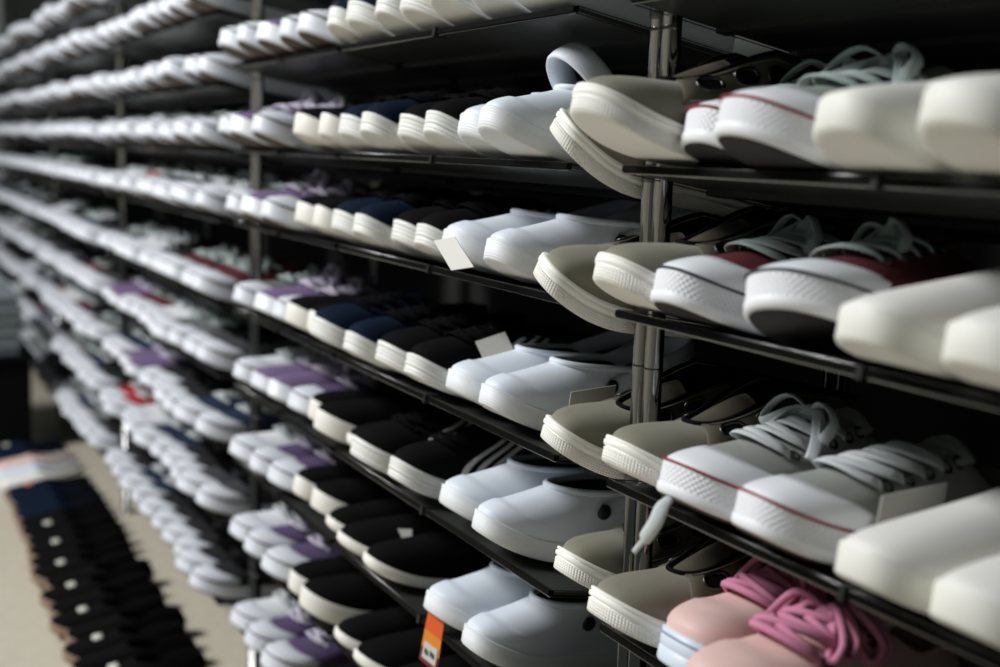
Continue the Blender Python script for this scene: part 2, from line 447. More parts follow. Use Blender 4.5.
def olive(side):
    f = Former(side=side, L=.272, W=.088, th=.024, zf=.062, zs=.107, zh=.104, open0=.265, open1=.95, hw=.026, spring=.020, inset=.0055, toe=.62, low=.22)
    prof = [(-.005, 0), (-.0012, .02), (0, .07), (0, .52), (-.0018, .55), (-.0018, .58), (.0008, .62), (.0008, .78), (-.0012, .81), (-.0012, .83), (.0002, .86), (-.0006, .96), (-.006, 1.0)]
    P = [('sole', sole_mesh(f, 'olive_shoe_sole', M_['cream_sole'], prof, n=120), None),
         ('upper', upper_mesh(f, 'olive_shoe_upper', M_['nubuck'], 88, 18), None), ('lining', lining_mesh(f, 'olive_shoe_lining', M_['black']), None)]
    def panel(a, c):           # a: from the front edge back, c: from the top line down
        v = .99-.72*c*(1-.45*a); return f.u_at(f.L*(.285-.03*c+.47*a), v), v
    for sg in (1, -1):
        P.append(('side_panel', patch_mesh(f, 'olive_side_panel', M_['olive'], lambda a, c: (sg*panel(a, c)[0], panel(a, c)[1]), 22, 12, d=.002), None))
        a = np.linspace(.04, .96, 30)
        for cc in (.09, .91):        # stitched seams on the panel
            U, V = panel(a, np.full(30, cc)); st = MB(); st.tube(f.surf(sg*U, V, .0024), .0005, n=5)
            P.append(('stitching', st.mesh('panel_stitching', M_['nubuck']), None))
    for sg in (1, -1):
        for a in (.20, .47, .74):
            U, V = panel(np.array([a]), np.array([.42])); u, v = sg*float(U[0]), float(V[0])
            P.append(('oval_eyelet', ring_on(f, u, v, .0115, .0072, .0019, n=28, off=.0028).mesh('oval_eyelet', M_['dark_metal']), None))
            P.append(('hole_shade_disc', disc_on(f, u, v, .0104, .0063, off=.0026, dome=.0003).mesh('hole_shade_disc', M_['black']), None))  # black disc stands in for the shade inside the open oval hole
    P.append(('tongue', tongue_mesh(f, 'olive_shoe_tongue', M_['olive'], w=.019, up=.040, back=.060, v0=.8), None))
    # black elastic collar trim round the opening
    u = np.linspace(0, 1, 64, endpoint=False); b = MB(); b.tube(f.surf(u, np.ones(64))+np.array([0, 0, .001]), .0024, n=8, closed=True)
    P.append(('collar_trim', b.mesh('collar_trim', M_['black']), None))
    return P

def clog(side, strap_up=False):
    f = Former(side=side, L=.268, W=.090, th=.023, zf=.074, zs=.080, zh=.056, open0=.30, open1=.93, hw=.035, spring=.020, inset=.004, toe=.29, low=.50, bulge=.002)
    prof = [(-.005, 0), (-.0015, .03), (0, .10), (0, .60), (-.0005, .63), (-.0002, .9), (-.001, .97), (-.005, 1.0)]
    P = [('sole', sole_mesh(f, 'clog_sole', M_['eva_sole'], prof, n=96), None), ('body', upper_mesh(f, 'clog_body', M_['eva'], 96, 22), None),
         ('footbed', lining_mesh(f, 'clog_footbed', M_['rivet']), None)]
    u = np.linspace(0, 1, 72, endpoint=False); b = MB(); b.tube(f.surf(u, np.full(72, .99))+np.array([0, 0, .0012]), .0036, n=10, closed=True)
    P.append(('rim', b.mesh('clog_rim', M_['eva']), None))
    piv = f.surf(np.array([.215, -.215]), np.array([.66, .66]), .003)
    y0, z0 = piv[:, 1].mean(), piv[:, 2].mean(); hx = abs(piv[0, 0]-piv[1, 0])/2; cxm = piv[:, 0].mean()
    pts = []; ns = []
    for t in np.linspace(0, PI, 40):
        r = hx; yy = ((.27 if strap_up else .50)*f.L)*math.sin(t)**.8; pts.append([math.cos(t)*r*(1 if abs(math.cos(t)) > .99 else 1), yy, .010*math.sin(t)]); ns.append([math.cos(t), 1.2*math.sin(t), 0])
    ang = 2.2 if strap_up else .34
    R = Matrix.Rotation(ang, 3, 'X'); pp = []; nn = []
    for p, q in zip(pts, ns):
        v = R @ Vector(p); pp.append((v.x+cxm, v.y+y0, v.z+z0)); nn.append(R @ Vector(q))
    b = MB(); b.tube(pp, [(.0135 if strap_up else .0085)+.003*math.sin(PI*i/39) for i in range(40)], n=12, flat=.28, nrm=nn)
    P.append(('heel_strap', b.mesh('clog_heel_strap', M_['eva']), None))
    for uu in (.215, -.215):
        P.append(('rivet', disc_on(f, uu, .66, .0085, .0085, off=.0048, dome=.0012).mesh('clog_rivet', M_['rivet']), None))
    return P

def striped(side, upper='black_up', stripe='stripe', stripes=True):
    f = Former(side=side, L=.272, W=.087, th=.026, zf=.094, zs=.086, zh=.096, open0=.46, hw=.028, spring=.020, inset=.003, toe=.42, low=.56, blunt=1.06)
    prof = [(-.005, 0), (-.001, .03), (0, .08), (0, .28), (-.0012, .33), (0, .38), (0, .60), (-.0012, .65), (0, .70), (0, .92), (-.004, 1.0)]
    P = [('sole', sole_mesh(f, 'striped_sole', M_['ridge_white'], prof, n=80), None), ('upper', upper_mesh(f, 'striped_upper', M_[upper], 64, 12), None),
         ('lining', lining_mesh(f, 'striped_lining', M_['black']), None), ('tongue', tongue_mesh(f, 'striped_tongue', M_[upper], up=.008, back=.02), None)]
    P.append(('laces', lace_mesh(f, 'dark_laces', M_['lace_black'], [.58, .70, .82, .94], [.085, .09, .098, .106], r=.0034, flat=.35, lift=.004, bow=False, seed=3, nloops=1), None))
    if stripes:
        for sg in (1, -1):
            for k in range(3):
                b = MB(); patch_mesh(f, '', None, lambda a, c: (sg*(.150+.032*k+.016*a-.026*c), .10+.86*c), 5, 14, d=.0012, b=b)
                P.append(('side_stripe', b.mesh('side_stripe', M_[stripe]), None))
    return P

def plain(side, upper, sole, th=.028, lin_='lining', W=.089, near=True, toe=.5, low=.44, zf=.076, prof=None, tagm=None, L=.272, zs=.058, open0=.42):
    f = Former(side=side, L=L, W=W, th=th, zf=zf, zs=zs, zh=zs+.008, open0=open0, hw=.030, spring=.018, inset=.002, toe=toe, low=low)
    P = [('sole', sole_mesh(f, 'slip_on_sole', M_[sole], prof, n=96 if near else 48), None), ('upper', upper_mesh(f, 'slip_on_upper', M_[upper], 72 if near else 40, 14 if near else 9), None),
         ('lining', lining_mesh(f, 'slip_on_lining', M_[lin_]), None)]
    if near:
        for sg in (1, -1):
            P.append(('elastic_gore', patch_mesh(f, 'elastic_gore', M_[lin_], lambda a, c: (sg*(.14+.05*a), .62+.36*c), 6, 10, d=.001), None))
    if tagm:
        b = MB(); patch_mesh(f, '', None, lambda a, c: ((a-.5)*.075, .70+.12*c), 8, 8, d=.002, b=b)
        P.append(('tongue_label', b.mesh('tongue_label', M_[tagm]), None, 'pale label'))
    return P

def pinkshoe(side):
    f = Former(side=side, L=.272, W=.100, th=.030, zf=.088, zs=.068, zh=.08, open0=.52, hw=.029, spring=.014, inset=.003, toe=.48, low=.46, bulge=.003)
    prof = [(-.005, 0), (-.001, .03), (0, .08), (0, .40), (-.001, .43), (-.001, .46), (0, .49), (0, .92), (-.004, 1.0)]
    P = [('sole', sole_mesh(f, 'pink_shoe_sole', M_['ice'], prof, n=96), None), ('upper', upper_mesh(f, 'pink_shoe_upper', M_['pink'], 88, 18), None),
         ('lining', lining_mesh(f, 'pink_shoe_lining', M_['pink']), None), ('tongue', tongue_mesh(f, 'pink_shoe_tongue', M_['pink']), None),
         ('foxing_stripe', foxing_line(f, 'blue_foxing_stripe', M_['blueline'], k=.80, r=.001), None)]
    rows = [.60, .74, .88]; ue = [.092, .10, .108]
    P.append(('laces', lace_mesh(f, 'pink_laces', M_['lace_pink'], rows, ue, r=.0034, flat=1.0, lift=.009, bow=True, seed=5, nloops=4, bowsize=.92, droop=.014), None))
    for v, e in zip(rows, ue):
        for sg in (1, -1):
            P.append(('lace_hook', ring_on(f, sg*(e+.012), v, .0040, .0034, .0016, n=14, off=.003).mesh('lace_hook', M_['dark_metal']), None))
    return P

KINDS = {
    'olive': ('olive_casual_shoe', olive, (), 'olive suede shoe', 'shoe', 'olive suede shoes'),
    'clog': ('foam_clog', clog, (), 'white foam clog', 'clog', 'white foam clogs'),
    'clogup': ('foam_clog', lambda s: clog(s, True), (), 'white clog with raised strap', 'clog', 'white foam clogs'),
    'chuckgrey': ('canvas_sneaker', lambda s: canvas(s, 'canvas_grey', bow=(s > 0), seed=4), (), 'grey canvas sneaker', 'sneaker', 'white toed canvas sneakers'),
    'chucksage': ('canvas_sneaker', lambda s: canvas(s, 'canvas_sage', 'lace_grey', outs='black_out', seed=6), (), 'sage laced white sneaker', 'sneaker', 'white toed canvas sneakers'),
    'chuckmaroon': ('canvas_sneaker', lambda s: canvas(s, 'canvas_maroon', 'lace_grey', bs=.7, line='navyline', outs='black_out', seed=8, liningm='lining'), (), 'maroon canvas sneaker', 'sneaker', 'white toed canvas sneakers'),
    'cream': ('slip_on_shoe', lambda s: plain(s, 'cream_upper', 'cream_plain', th=.024, toe=.22, low=.54, zf=.084, open0=.56, zs=.066, prof=[(-.005, 0), (-.001, .04), (.0004, .12), (.0004, .9), (-.001, 1)]), (), 'cream slip-on shoe', 'shoe', 'cream slip-on shoes'),
    'pink': ('pink_lace_up_shoe', pinkshoe, (), 'pink laced shoe', 'shoe', 'pink laced shoes'),
    'striped': ('striped_sneaker', striped, (), 'black three-striped sneaker', 'sneaker', 'black striped sneakers'),
    'navy': ('suede_sneaker', lambda s: striped(s, 'navy_up', stripes=False), (), 'navy suede sneaker', 'sneaker', 'navy suede sneakers'),
    'blackivory': ('slip_on_shoe', lambda s: plain(s, 'black_up', 'ivory_sole', th=.030, lin_='black'), (), 'black slip-on with ivory sole', 'shoe', 'black slip-on shoes'),
    'blackthin': ('slip_on_shoe', lambda s: plain(s, 'black_up', 'ivory_sole', th=.016, lin_='black', toe=.46, low=.42, zf=.068, prof=[(-.004, 0), (0, .15), (.0014, .3), (.0014, .85), (-.003, 1)]), (), 'black slip-on with thin sole', 'shoe', 'black slip-on shoes'),
    'purple': ('purple_sneaker', lambda s: canvas(s, 'canvas_purple', 'lace_lilac', line=None, cap=False, outs='tan_out', seed=9, sole=M_['smooth_white'], eyelets=False), (), 'purple suede sneaker', 'sneaker', 'purple suede sneakers'),
}
def far_kind(key, upper, lace, line, outs, desc, cap=True, bow=True, nm='canvas_sneaker'):
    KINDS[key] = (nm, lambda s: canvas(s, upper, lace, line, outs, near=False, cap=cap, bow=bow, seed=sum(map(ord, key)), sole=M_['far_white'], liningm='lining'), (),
                  desc, 'sneaker', 'white toed canvas sneakers' if nm == 'canvas_sneaker' else 'white toed mesh trainers')
far_kind('f_white', 'canvas_white', 'lace_white', None, 'tan_out', 'white canvas sneaker')
far_kind('f_grey', 'mesh_grey', 'lace_grey', 'navyline', 'tan_out', 'mid-grey mesh trainer', nm='mesh_trainer')
far_kind('f_char', 'canvas_charcoal', 'lace_black', 'navyline', 'tan_out', 'charcoal mesh trainer', nm='mesh_trainer')
far_kind('f_black', 'canvas_black', 'lace_black', 'navyline', 'black_out', 'black mesh trainer', nm='mesh_trainer')
far_kind('f_maroon', 'canvas_maroon', 'lace_grey', 'red', 'tan_out', 'maroon canvas sneaker')
far_kind('f_red', 'canvas_red', 'lace_white', 'red', 'tan_out', 'bright red sneaker')
far_kind('f_navy', 'canvas_navy', 'lace_white', 'navyline', 'tan_out', 'navy canvas sneaker')
M_['canvas_dark_purple'] = mat('dark_purple_suede', lin(84, 68, 102), .85, bump='noise', bstr=.2)
far_kind('purplecap', 'canvas_dark_purple', 'lace_lilac', None, 'tan_out', 'white toed purple sneaker', nm='purple_sneaker')
far_kind('f_purple', 'canvas_purple', 'lace_lilac', None, 'tan_out', 'purple canvas sneaker', cap=False)
KINDS['floorblack'] = ('flat_shoe', lambda s: plain(s, 'black_up', 'gum', th=.02, lin_='black', near=False, zf=.06, zs=.05, L=.238, W=.073, tagm='label_white' if s > 0 else None), (), 'black flat shoe', 'shoe', 'flat shoes along the floor')
KINDS['floornavy'] = ('flat_shoe', lambda s: plain(s, 'navy_up', 'gum', th=.02, lin_='black', near=False, zf=.06, zs=.05, L=.238, W=.073, tagm=None), (), 'navy flat shoe', 'shoe', 'flat shoes along the floor')
KINDS['floororange'] = ('flat_shoe', lambda s: plain(s, 'navy_up', 'gum', th=.02, lin_='black', near=False, zf=.06, zs=.05, L=.238, W=.073, tagm='orange'), (), 'navy flat shoe with orange label', 'shoe', 'flat shoes along the floor')
KINDS['floornavyw'] = ('flat_shoe', lambda s: plain(s, 'navy_up', 'black', th=.02, lin_='black', near=False, zf=.06, zs=.05, L=.238, W=.073, tagm='label_white' if s > 0 else None), (), 'navy flat shoe with white label', 'shoe', 'flat shoes along the floor')
KINDS['floorcream'] = ('flat_shoe', lambda s: plain(s, 'cream_upper', 'cream_plain', th=.02, lin_='lining_pale', near=False, zf=.06, zs=.05, L=.238, W=.073, tagm='ice' if s < 0 else None), (), 'cream flat shoe', 'shoe', 'flat shoes along the floor')
KINDS['floorblue'] = ('flat_shoe', lambda s: plain(s, 'ice', 'cream_plain', th=.02, lin_='lining_pale', near=False, zf=.06, zs=.05, L=.238, W=.073, tagm='ice' if s < 0 else None), (), 'pale blue flat shoe', 'shoe', 'flat shoes along the floor')
KINDS['floorpeach'] = ('flat_shoe', lambda s: plain(s, 'pink', 'cream_plain', th=.02, lin_='lining_pale', near=False, zf=.06, zs=.05, L=.238, W=.073, tagm='ice' if s < 0 else None), (), 'peach flat shoe', 'shoe', 'flat shoes along the floor')

def put(key, M, side, label, group=None, name=None):
    nm, fn, _, desc, cat, grp = KINDS[key]
    if (key, side) not in PROTO: PROTO[(key, side)] = fn(side)
    r = bpy.data.objects.new(nm, None); C.objects.link(r); r.empty_display_size = .03
    r.matrix_world = M
    tag(r, label, cat, group or grp)
    for p in PROTO[(key, side)]:
        o = bpy.data.objects.new(p[0], p[1]); C.objects.link(o); o.parent = r
        if len(p) > 3: o['label'] = p[3]
    return r

# ------------------------------------------------------------------ camera
IMG_W, IMG_H, FPX = 1000, 667, 1200.0
def calibrate():
    a = np.array([-150-500, 130-333.5, FPX]); s = -.055
    y = -(a[0]*155+FPX**2)/(a[0]*s+a[1]); g = np.array([155+s*y, y, FPX])
    a /= np.linalg.norm(a); g /= np.linalg.norm(g); n = np.cross(a, g); n = n if n[0] > 0 else -n
    return np.stack([-a, n, -g])          # camera (right, down, forward) -> world
R = calibrate()
CAM = np.array([.75945, -.54887, 0.0])*SC
cd = bpy.data.cameras.new('camera'); co = bpy.data.objects.new('camera', cd); C.objects.link(co)
bx, by, bz = R @ np.array([1, 0, 0]), R @ np.array([0, -1, 0]), R @ np.array([0, 0, -1])
co.matrix_world = Matrix(((bx[0], by[0], bz[0], CAM[0]), (bx[1], by[1], bz[1], CAM[1]), (bx[2], by[2], bz[2], CAM[2]), (0, 0, 0, 1)))
cd.sensor_width = 36; cd.lens = FPX/IMG_W*36; cd.clip_start = .02
cd.dof.use_dof = True; cd.dof.focus_distance = 1.15; cd.dof.aperture_fstop = 3.1
bpy.context.scene.camera = co
def proj(P):
    q = R.T @ (np.array(P)-CAM); return 500+FPX*q[0]/q[2], 333.5+FPX*q[1]/q[2], q[2]

# ------------------------------------------------------------------ shelving
NEAR_H = {-1: .36, 0: .24, 1: .115, 2: -.008, 3: -.117, 4: -.250, 5: -.368, 6: -.486, 7: -.608, 8: -.750}
FAR_H = {-1: .30, 0: .20, 1: .090, 2: -.012, 3: -.120, 4: -.256, 5: -.372, 6: -.490, 7: -.612, 8: -.755}
def row_h(unit, row): return (NEAR_H if unit <= 1 else FAR_H)[row]*SC
FLOOR = -.885*SC
BACK = .27
rail_m = mat('smoked_rail', (.003, .003, .003), .4, spec=.05)
edge_m = mat('bright_edge_trim', (.30, .30, .29), .25, metal=1)
def shelf_mat():
    m = mat('smoked_shelf', lin(48, 50, 48), .35, spec=.3); nt = m.node_tree; b = nt.nodes['Principled BSDF']
    N = nt.nodes.new; L = nt.links.new
    tc = N('ShaderNodeTexCoord'); w = N('ShaderNodeTexWave'); w.inputs['Scale'].default_value = 70; w.bands_direction = 'X'
    L(tc.outputs['Object'], w.inputs['Vector']); bp = N('ShaderNodeBump'); bp.inputs['Strength'].default_value = .4; bp.inputs['Distance'].default_value = .0008
    L(w.outputs['Fac'], bp.inputs['Height']); L(bp.outputs['Normal'], b.inputs['Normal'])
    return m
shelf_m = shelf_mat()
bracket_m = mat('black_bracket', lin(20, 20, 20), .4)

def panel_meshes(w):
    """one shelf panel, origin at the middle of its front edge; runs back and down"""
    d = BACK-FRONT; M = Matrix.Rotation(-math.atan(TILT), 4, 'X')
    p = MB(); p.box(-w/2, w/2, .004, d/math.cos(math.atan(TILT)), -.002, .0015, M)
    for k in (.28, .55, .82): p.box(-w/2+.004, w/2-.004, d*k, d*k+.012, -.007, -.002, M)
    lip = MB(); lip.box(-w/2, w/2, -.002, .004, -.0028, .0026, M)
    tr = MB()
    for z, rr in ((.0030, .0005), (-.0036, .0011)):
        tr.tube([M @ Vector((-w/2-.001, .001, z)), M @ Vector((w/2+.001, .001, z))], rr, n=8)
        for sg in (-1, 1):
            tr.tube([M @ Vector((sg*(w/2+.001), .001, z)), M @ Vector((sg*(w/2+.001), d*.97, z))], .0006, n=6)
    clip = MB(); clip.box(-.003, .003, -.004, .010, -.006, .0042, M)
    return p.mesh('shelf_panel', shelf_m, smooth=False), lip.mesh('front_rail', rail_m, smooth=False), tr.mesh('edge_trim', edge_m), clip.mesh('rail_clip', bracket_m, smooth=False)

def post_mesh(z0, z1, r=.0086):
    b = MB(); zs = []; z = z0
    b.tube([(0, 0, z0), (0, 0, z1)], r, n=24)
    k = z0+.03
    while k < z1:                    # the ring grooves that shelves clip onto
        rr = [(r+.0001, k-.0016), (r+.0003, k-.0008), (r+.0003, k+.0008), (r+.0001, k+.0016)]
        b.grid(np.array([[[q*math.cos(2*PI*i/24), q*math.sin(2*PI*i/24), zz] for i in range(24)] for q, zz in rr]), closed_v=True)
        k += .1
    return b.mesh('post', M_['chrome'])

def collar_mesh(h=.016, r=.0096):
    b = MB(); prof = [(.0087, -h/2), (r, -h/2+.002), (r+.0006, 0), (r, h/2-.002), (.0087, h/2)]
    b.grid(np.array([[[q*math.cos(2*PI*i/24), q*math.sin(2*PI*i/24), zz] for i in range(24)] for q, zz in prof]), closed_v=True)
    return b.mesh('post_collar', M_['dark_metal'])

UNITS = range(0, 6)
TOP = .46*SC
post_me = post_mesh(FLOOR, TOP); collar_me = collar_mesh()
PANELS = {}
def unit_panels(k):
    if k == 0: return [(.005, .515), (.530, .975)]
    x = -1.05*(k-1)
    return [(-.590+x, -.075+x), (-1.040+x, -.605+x)]
unit_words = ['nearest, ending at the double chrome post', 'just beyond the double chrome post', 'beyond the second post', 'beyond the third post', 'beyond the fourth post', 'at the far end of the wall']
for k in UNITS:
    root = link('shelving_unit', None, loc=(-1.05*k*SC+.0, 0, FLOOR)); root.empty_display_size = .1
    tag(root, 'tall chrome post shoe shelving unit, ' + unit_words[k], 'shelf', 'shoe shelving units')
    ox, oz = -1.05*k*SC, FLOOR
    xl = -1.05*k*SC+.0005
    xr = (-1.05*(k-1))*SC-.0175 if k else 1.0*SC
    for x in (xl, xr):
        for y in (0.0, .2*SC):
            po = link('post', post_me, root, (x-ox, y, -oz))
    for row in range(-1, 9):
        if k == 0 and row < 1: continue
        if k == 1 and row < 0: continue
        for (a, b) in unit_panels(k):
            w = round((b-a)*SC, 4)
            if w not in PANELS: PANELS[w] = panel_meshes(w)
            p, lip, tr, clip = PANELS[w]
            o = link('shelf', p, root, ((a+b)/2*SC-ox, FRONT, row_h(k, row)-oz))
            link('front_rail', lip, o); link('edge_trim', tr, o); link('rail_clip', clip, o)
        if k <= 1:
            for x in (xl, xr):
                if k == 1 and x == xr:
                    link('post_collar', collar_me, root, (x-ox, 0, row_h(k, row)-.004-oz))

# ------------------------------------------------------------------ shoes on the shelves
ORD = ['', 'first', 'second', 'third', 'fourth', 'fifth', 'sixth', 'seventh', 'eighth', 'ninth', 'tenth', 'eleventh', 'twelfth', 'thirteenth', 'fourteenth', 'fifteenth']
ROWW = {-1: 'third shelf above eye level', 0: 'second shelf above eye level', 1: 'shelf just above eye level', 2: 'eye level shelf', 3: 'first shelf under eye level', 4: 'second shelf under eye level',
        5: 'third shelf under eye level', 6: 'fourth shelf under eye level', 7: 'fifth shelf under eye level', 8: 'lowest shelf'}
UNITW = ['before near post', 'beyond near post', 'beyond second post', 'beyond third post', 'beyond fourth post', 'beyond fifth post']
SHOES = []      # (unit, row, x, key, side, overhang, extra pitch, yaw, roll, dz, dx)
def shoe(unit, row, x, key, side, over=.03, pitch=0, yaw=0, roll=0, dz=0):
    SHOES.append([unit, row, x*SC, key, side, over, pitch, yaw, roll, dz])

#          row: near unit (x, kind, side, overhang, pitch, yaw, roll, dz)
NEAR = {
 2: [(-.065, 'olive', -1, .040, 2, 4, 30, -.012), (.046, 'olive', 1, .084, 1, 2, 0, 0), (.106, 'chucksage', -1, .022, -1, 0, 0, 0), (.178, 'chucksage', 1, .050, -1, -2, 0, 0),
     (.264, 'cream', -1, .055, -1.5, 0, 0, 0), (.348, 'cream', 1, .062, 0, 0, 0, 0), (.430, 'cream', -1, .04, 2, 0, 0, 0)],
 3: [(-.066, 'olive', -1, .046, 0, 2, 24, -.010), (.046, 'olive', 1, .052, 0, 0, 0, 0), (.098, 'chuckmaroon', -1, .036, -1.5, 0, 0, 0), (.204, 'chuckmaroon', 1, .035, 1, 4, -14, .004),
     (.285, 'cream', -1, .045, -2.5, 0, 0, 0), (.364, 'cream', 1, .045, -2.5, 0, 0, 0), (.450, 'cream', -1, .035, 2, 0, 0, 0)],
 4: [(-.063, 'olive', -1, .028, -1, 0, 10, -.006), (.047, 'olive', 1, .035, 0, 0, 0, 0), (.121, 'chuckgrey', 1, .035, 0, 3, 0, 0), (.197, 'chuckgrey', -1, .035, 0, -3, 0, 0),
     (.294, 'cream', -1, .040, -2, 0, 0, 0), (.367, 'cream', 1, .040, -2, 0, 0, 0), (.452, 'cream', -1, .035, 1, 0, 0, 0)],
 5: [(-.064, 'olive', -1, .004, 0, 0, 0, 0), (.046, 'olive', 1, .042, 0, 0, 0, 0), (.128, 'pink', -1, .035, 0, 6, 0, 0), (.210, 'pink', 1, .086, 0, 4, 0, 0)],
 1: [(.046, 'olive', 1, .03, 2, 0, 0, 0)],
}
for row, lst in NEAR.items():
    for (x, key, side, over, pitch, yaw, roll, dz) in lst:
        shoe(1 if x < -.0 else 0, row, x, key, side, over, pitch, yaw, roll, dz)

ONE = {   # unit just beyond the post: x of every shoe, nearest first
 1: [(-.135, 'clog'), (-.205, 'clog'), (-.275, 'striped'), (-.335, 'striped'), (-.395, 'navy'), (-.475, 'navy'), (-.54, 'navy')],
 2: [(-.148, 'clogup'), (-.215, 'clog'), (-.275, 'striped'), (-.335, 'striped'), (-.425, 'navy'), (-.495, 'navy'), (-.570, 'blackivory'), (-.645, 'blackivory'), (-.80, 'purplecap'), (-.905, 'purple'), (-.972, 'f_white')],
 3: [(-.150, 'clog'), (-.235, 'clog'), (-.290, 'striped'), (-.350, 'striped'), (-.445, 'navy'), (-.510, 'navy'), (-.60, 'blackivory'), (-.670, 'blackivory'), (-.79, 'purplecap'), (-.885, 'purple'), (-.972, 'f_grey')],
 4: [(-.164, 'clog'), (-.228, 'clog'), (-.312, 'striped'), (-.378, 'striped'), (-.462, 'navy'), (-.565, 'navy'), (-.645, 'blackivory'), (-.72, 'blackivory'), (-.79, 'purplecap'), (-.868, 'purple'), (-.972, 'f_grey')],
 5: [(-.161, 'clog'), (-.236, 'clog'), (-.352, 'striped'), (-.448, 'striped'), (-.50, 'blackthin'), (-.56, 'blackivory'), (-.642, 'blackivory'), (-.72, 'purplecap'), (-.805, 'purple'), (-.89, 'f_purple'), (-.972, 'f_white')],
 6: [(-.181, 'clog'), (-.255, 'clog'), (-.425, 'blackthin'), (-.505, 'blackthin'), (-.565, 'blackthin'), (-.625, 'blackivory'), (-.700, 'blackivory'), (-.80, 'purplecap'), (-.89, 'purplecap'), (-.97, 'f_white')],
 7: [(-.18, 'blackthin'), (-.26, 'blackthin'), (-.36, 'blackthin'), (-.44, 'blackthin'), (-.51, 'blackthin'), (-.64, 'blackivory'), (-.71, 'blackivory'), (-.80, 'purplecap'), (-.89, 'purplecap'), (-.97, 'f_white')],
 8: [(-.70, 'blackthin'), (-.80, 'purplecap'), (-.89, 'purplecap'), (-.97, 'f_white')],
}
ONE[1] += [(-.64, 'f_char'), (-.715, 'f_char'), (-.79, 'purple'), (-.885, 'f_white'), (-.972, 'f_white')]
ONE[0] = [(-.70, 'f_grey'), (-.79, 'f_grey'), (-.885, 'f_white'), (-.972, 'f_white')]
OVER1 = {'clog': .012, 'clogup': .03, 'striped': .022, 'navy': .03, 'blackivory': .03, 'blackthin': .012, 'purple': .03}
for row, lst in ONE.items():
    for i, (x, key) in enumerate(lst):
        o = OVER1.get(key, .03)+{1: .024, 2: .022, 3: .012}.get(row, 0)
        if x > -.60 and row >= 3: x -= .016; o += .014 if row >= 4 else .006
        if key == 'clog' and i == 1: x -= .012; o -= .008
        if i and prev-x < .076: dx = .076-(prev-x); x -= dx; o = max(o-dx*SC*.5, -.004)     # neighbours stand side by side
        prev = x
        shoe(1, row, x, key, 1 if i % 2 else -1, o+random.uniform(-.004, .004), {1: -.6, 2: -1.2, 3: -.6}.get(row, 0)+random.uniform(-.5, .5), random.uniform(-2, 2))

FARK = ['f_white', 'f_grey', 'f_char', 'f_black', 'f_maroon', 'f_red', 'f_navy', 'f_purple']
WT = {-1: [5, 3, 1, 0, 0, 0, 0, 0], 0: [5, 3, 2, 1, 0, 0, 0, 0], 1: [5, 3, 2, 1, 0, 0, 0, 1], 2: [4, 3, 3, 2, 1, 0, 1, 1]}
for k in range(2, 6):
    for row in range(-1, 9):
        xs = []
        for (a, b) in unit_panels(k):
            if b-a < .5: a += .022
            n = int((b-a)/.0835); step = (b-a)/n
            xs += [b-step*(i+.5) for i in range(n)]
        key = None
        for i, x in enumerate(xs):
            if i % 2 == 0: key = random.choices(FARK, WT.get(row, [2, 3, 4, 4, 1.2, 1.2, 2, .6]))[0]
            shoe(k, row, x+random.uniform(-.001, .001), key, 1 if i % 2 else -1, .04+random.uniform(-.012, .014), {-1: 0, 0: 0, 1: 0, 2: -.5}.get(row, 0)+random.uniform(-1, .6), random.uniform(-1.8, 1.8))

counter = {}; LAB = {}
for s in sorted(SHOES, key=lambda s: (s[0], s[1], -s[2] if s[0] else s[2])):
    unit, row, x, key, side, over, pitch, yaw, roll, dz = s
    z = row_h(unit, row)
    zt = z+.0066
    # keep only what the frame can show
    px, py, d = proj((x, FRONT-.02, zt+.03))
    px2, py2, _ = proj((x, .05, zt+.05))
    if d < .1 or max(px, px2) < -25 or min(px, px2) > 1060 or max(py, py2) < -45 or min(py, py2) > 715: continue
    th = math.atan(TILT); piv = .262 if pitch > 0 else .10
    M = (Matrix.Translation((x, FRONT, zt+dz)) @ Matrix.Rotation(-th, 4, 'X') @ Matrix.Rotation(math.radians(yaw), 4, 'Z')
         @ Matrix.Translation((0, piv-over, 0)) @ Matrix.Rotation(math.radians(-pitch), 4, 'X') @ Matrix.Translation((0, -piv, 0)) @ Matrix.Rotation(math.radians(roll), 4, 'Y'))
    c = counter[(unit, row)] = counter.get((unit, row), 0)+1
    desc = KINDS[key][3]
    r = put(key, M, side, f'{desc}, {ORD[c]} {UNITW[unit]}, {ROWW[row]}')
    if key == 'chuckgrey' and LAB.setdefault('lace', None) is None:      # a loose lace end hangs over the rail
        LAB['lace'] = r; Mi = M.inverted(); b = MB()
        P, _ = catmull([Mi @ Vector(p) for p in [(.1332, -.072, -.2637), (.1440, -.088, -.2655), (.1500, -.098, -.2755), (.1400, -.1, -.2912), (.1264, -.1, -.3068)]], 24, closed=False)
        b.tube(P, [.0042+.0018*math.sin(PI*i/23) if i < 18 else .0024 for i in range(24)], n=8, flat=.45)
        link('loose_lace_end', b.mesh('loose_lace_end', M_['lace_white']), r)

# ------------------------------------------------------------------ the row of flat shoes along the floor
fl = []
x = -1.06
i = 0
seq = [('floorblack', .0675)]*14+[('floornavy', .0675)]*3+[('floororange', .0675)]+[('floorcream', .085), ('floorblue', .085), ('floorpeach', .085)]+[('floornavyw', .08)]*2
NUM = ORD+['sixteenth', 'seventeenth', 'eighteenth', 'nineteenth', 'twentieth', 'twenty-first', 'twenty-second', 'twenty-third', 'twenty-fourth']
for key, step in seq:
    x -= step
    M = Matrix.Translation((x*SC, -.262*SC+random.uniform(-.012, .012), FLOOR+.002)) @ Matrix.Rotation(math.radians(random.uniform(-2, 2)), 4, 'Z')
    i += 1
    put(key, M, 1 if i % 2 else -1, f'{KINDS[key][3]}, {NUM[i]} from near end of floor row')

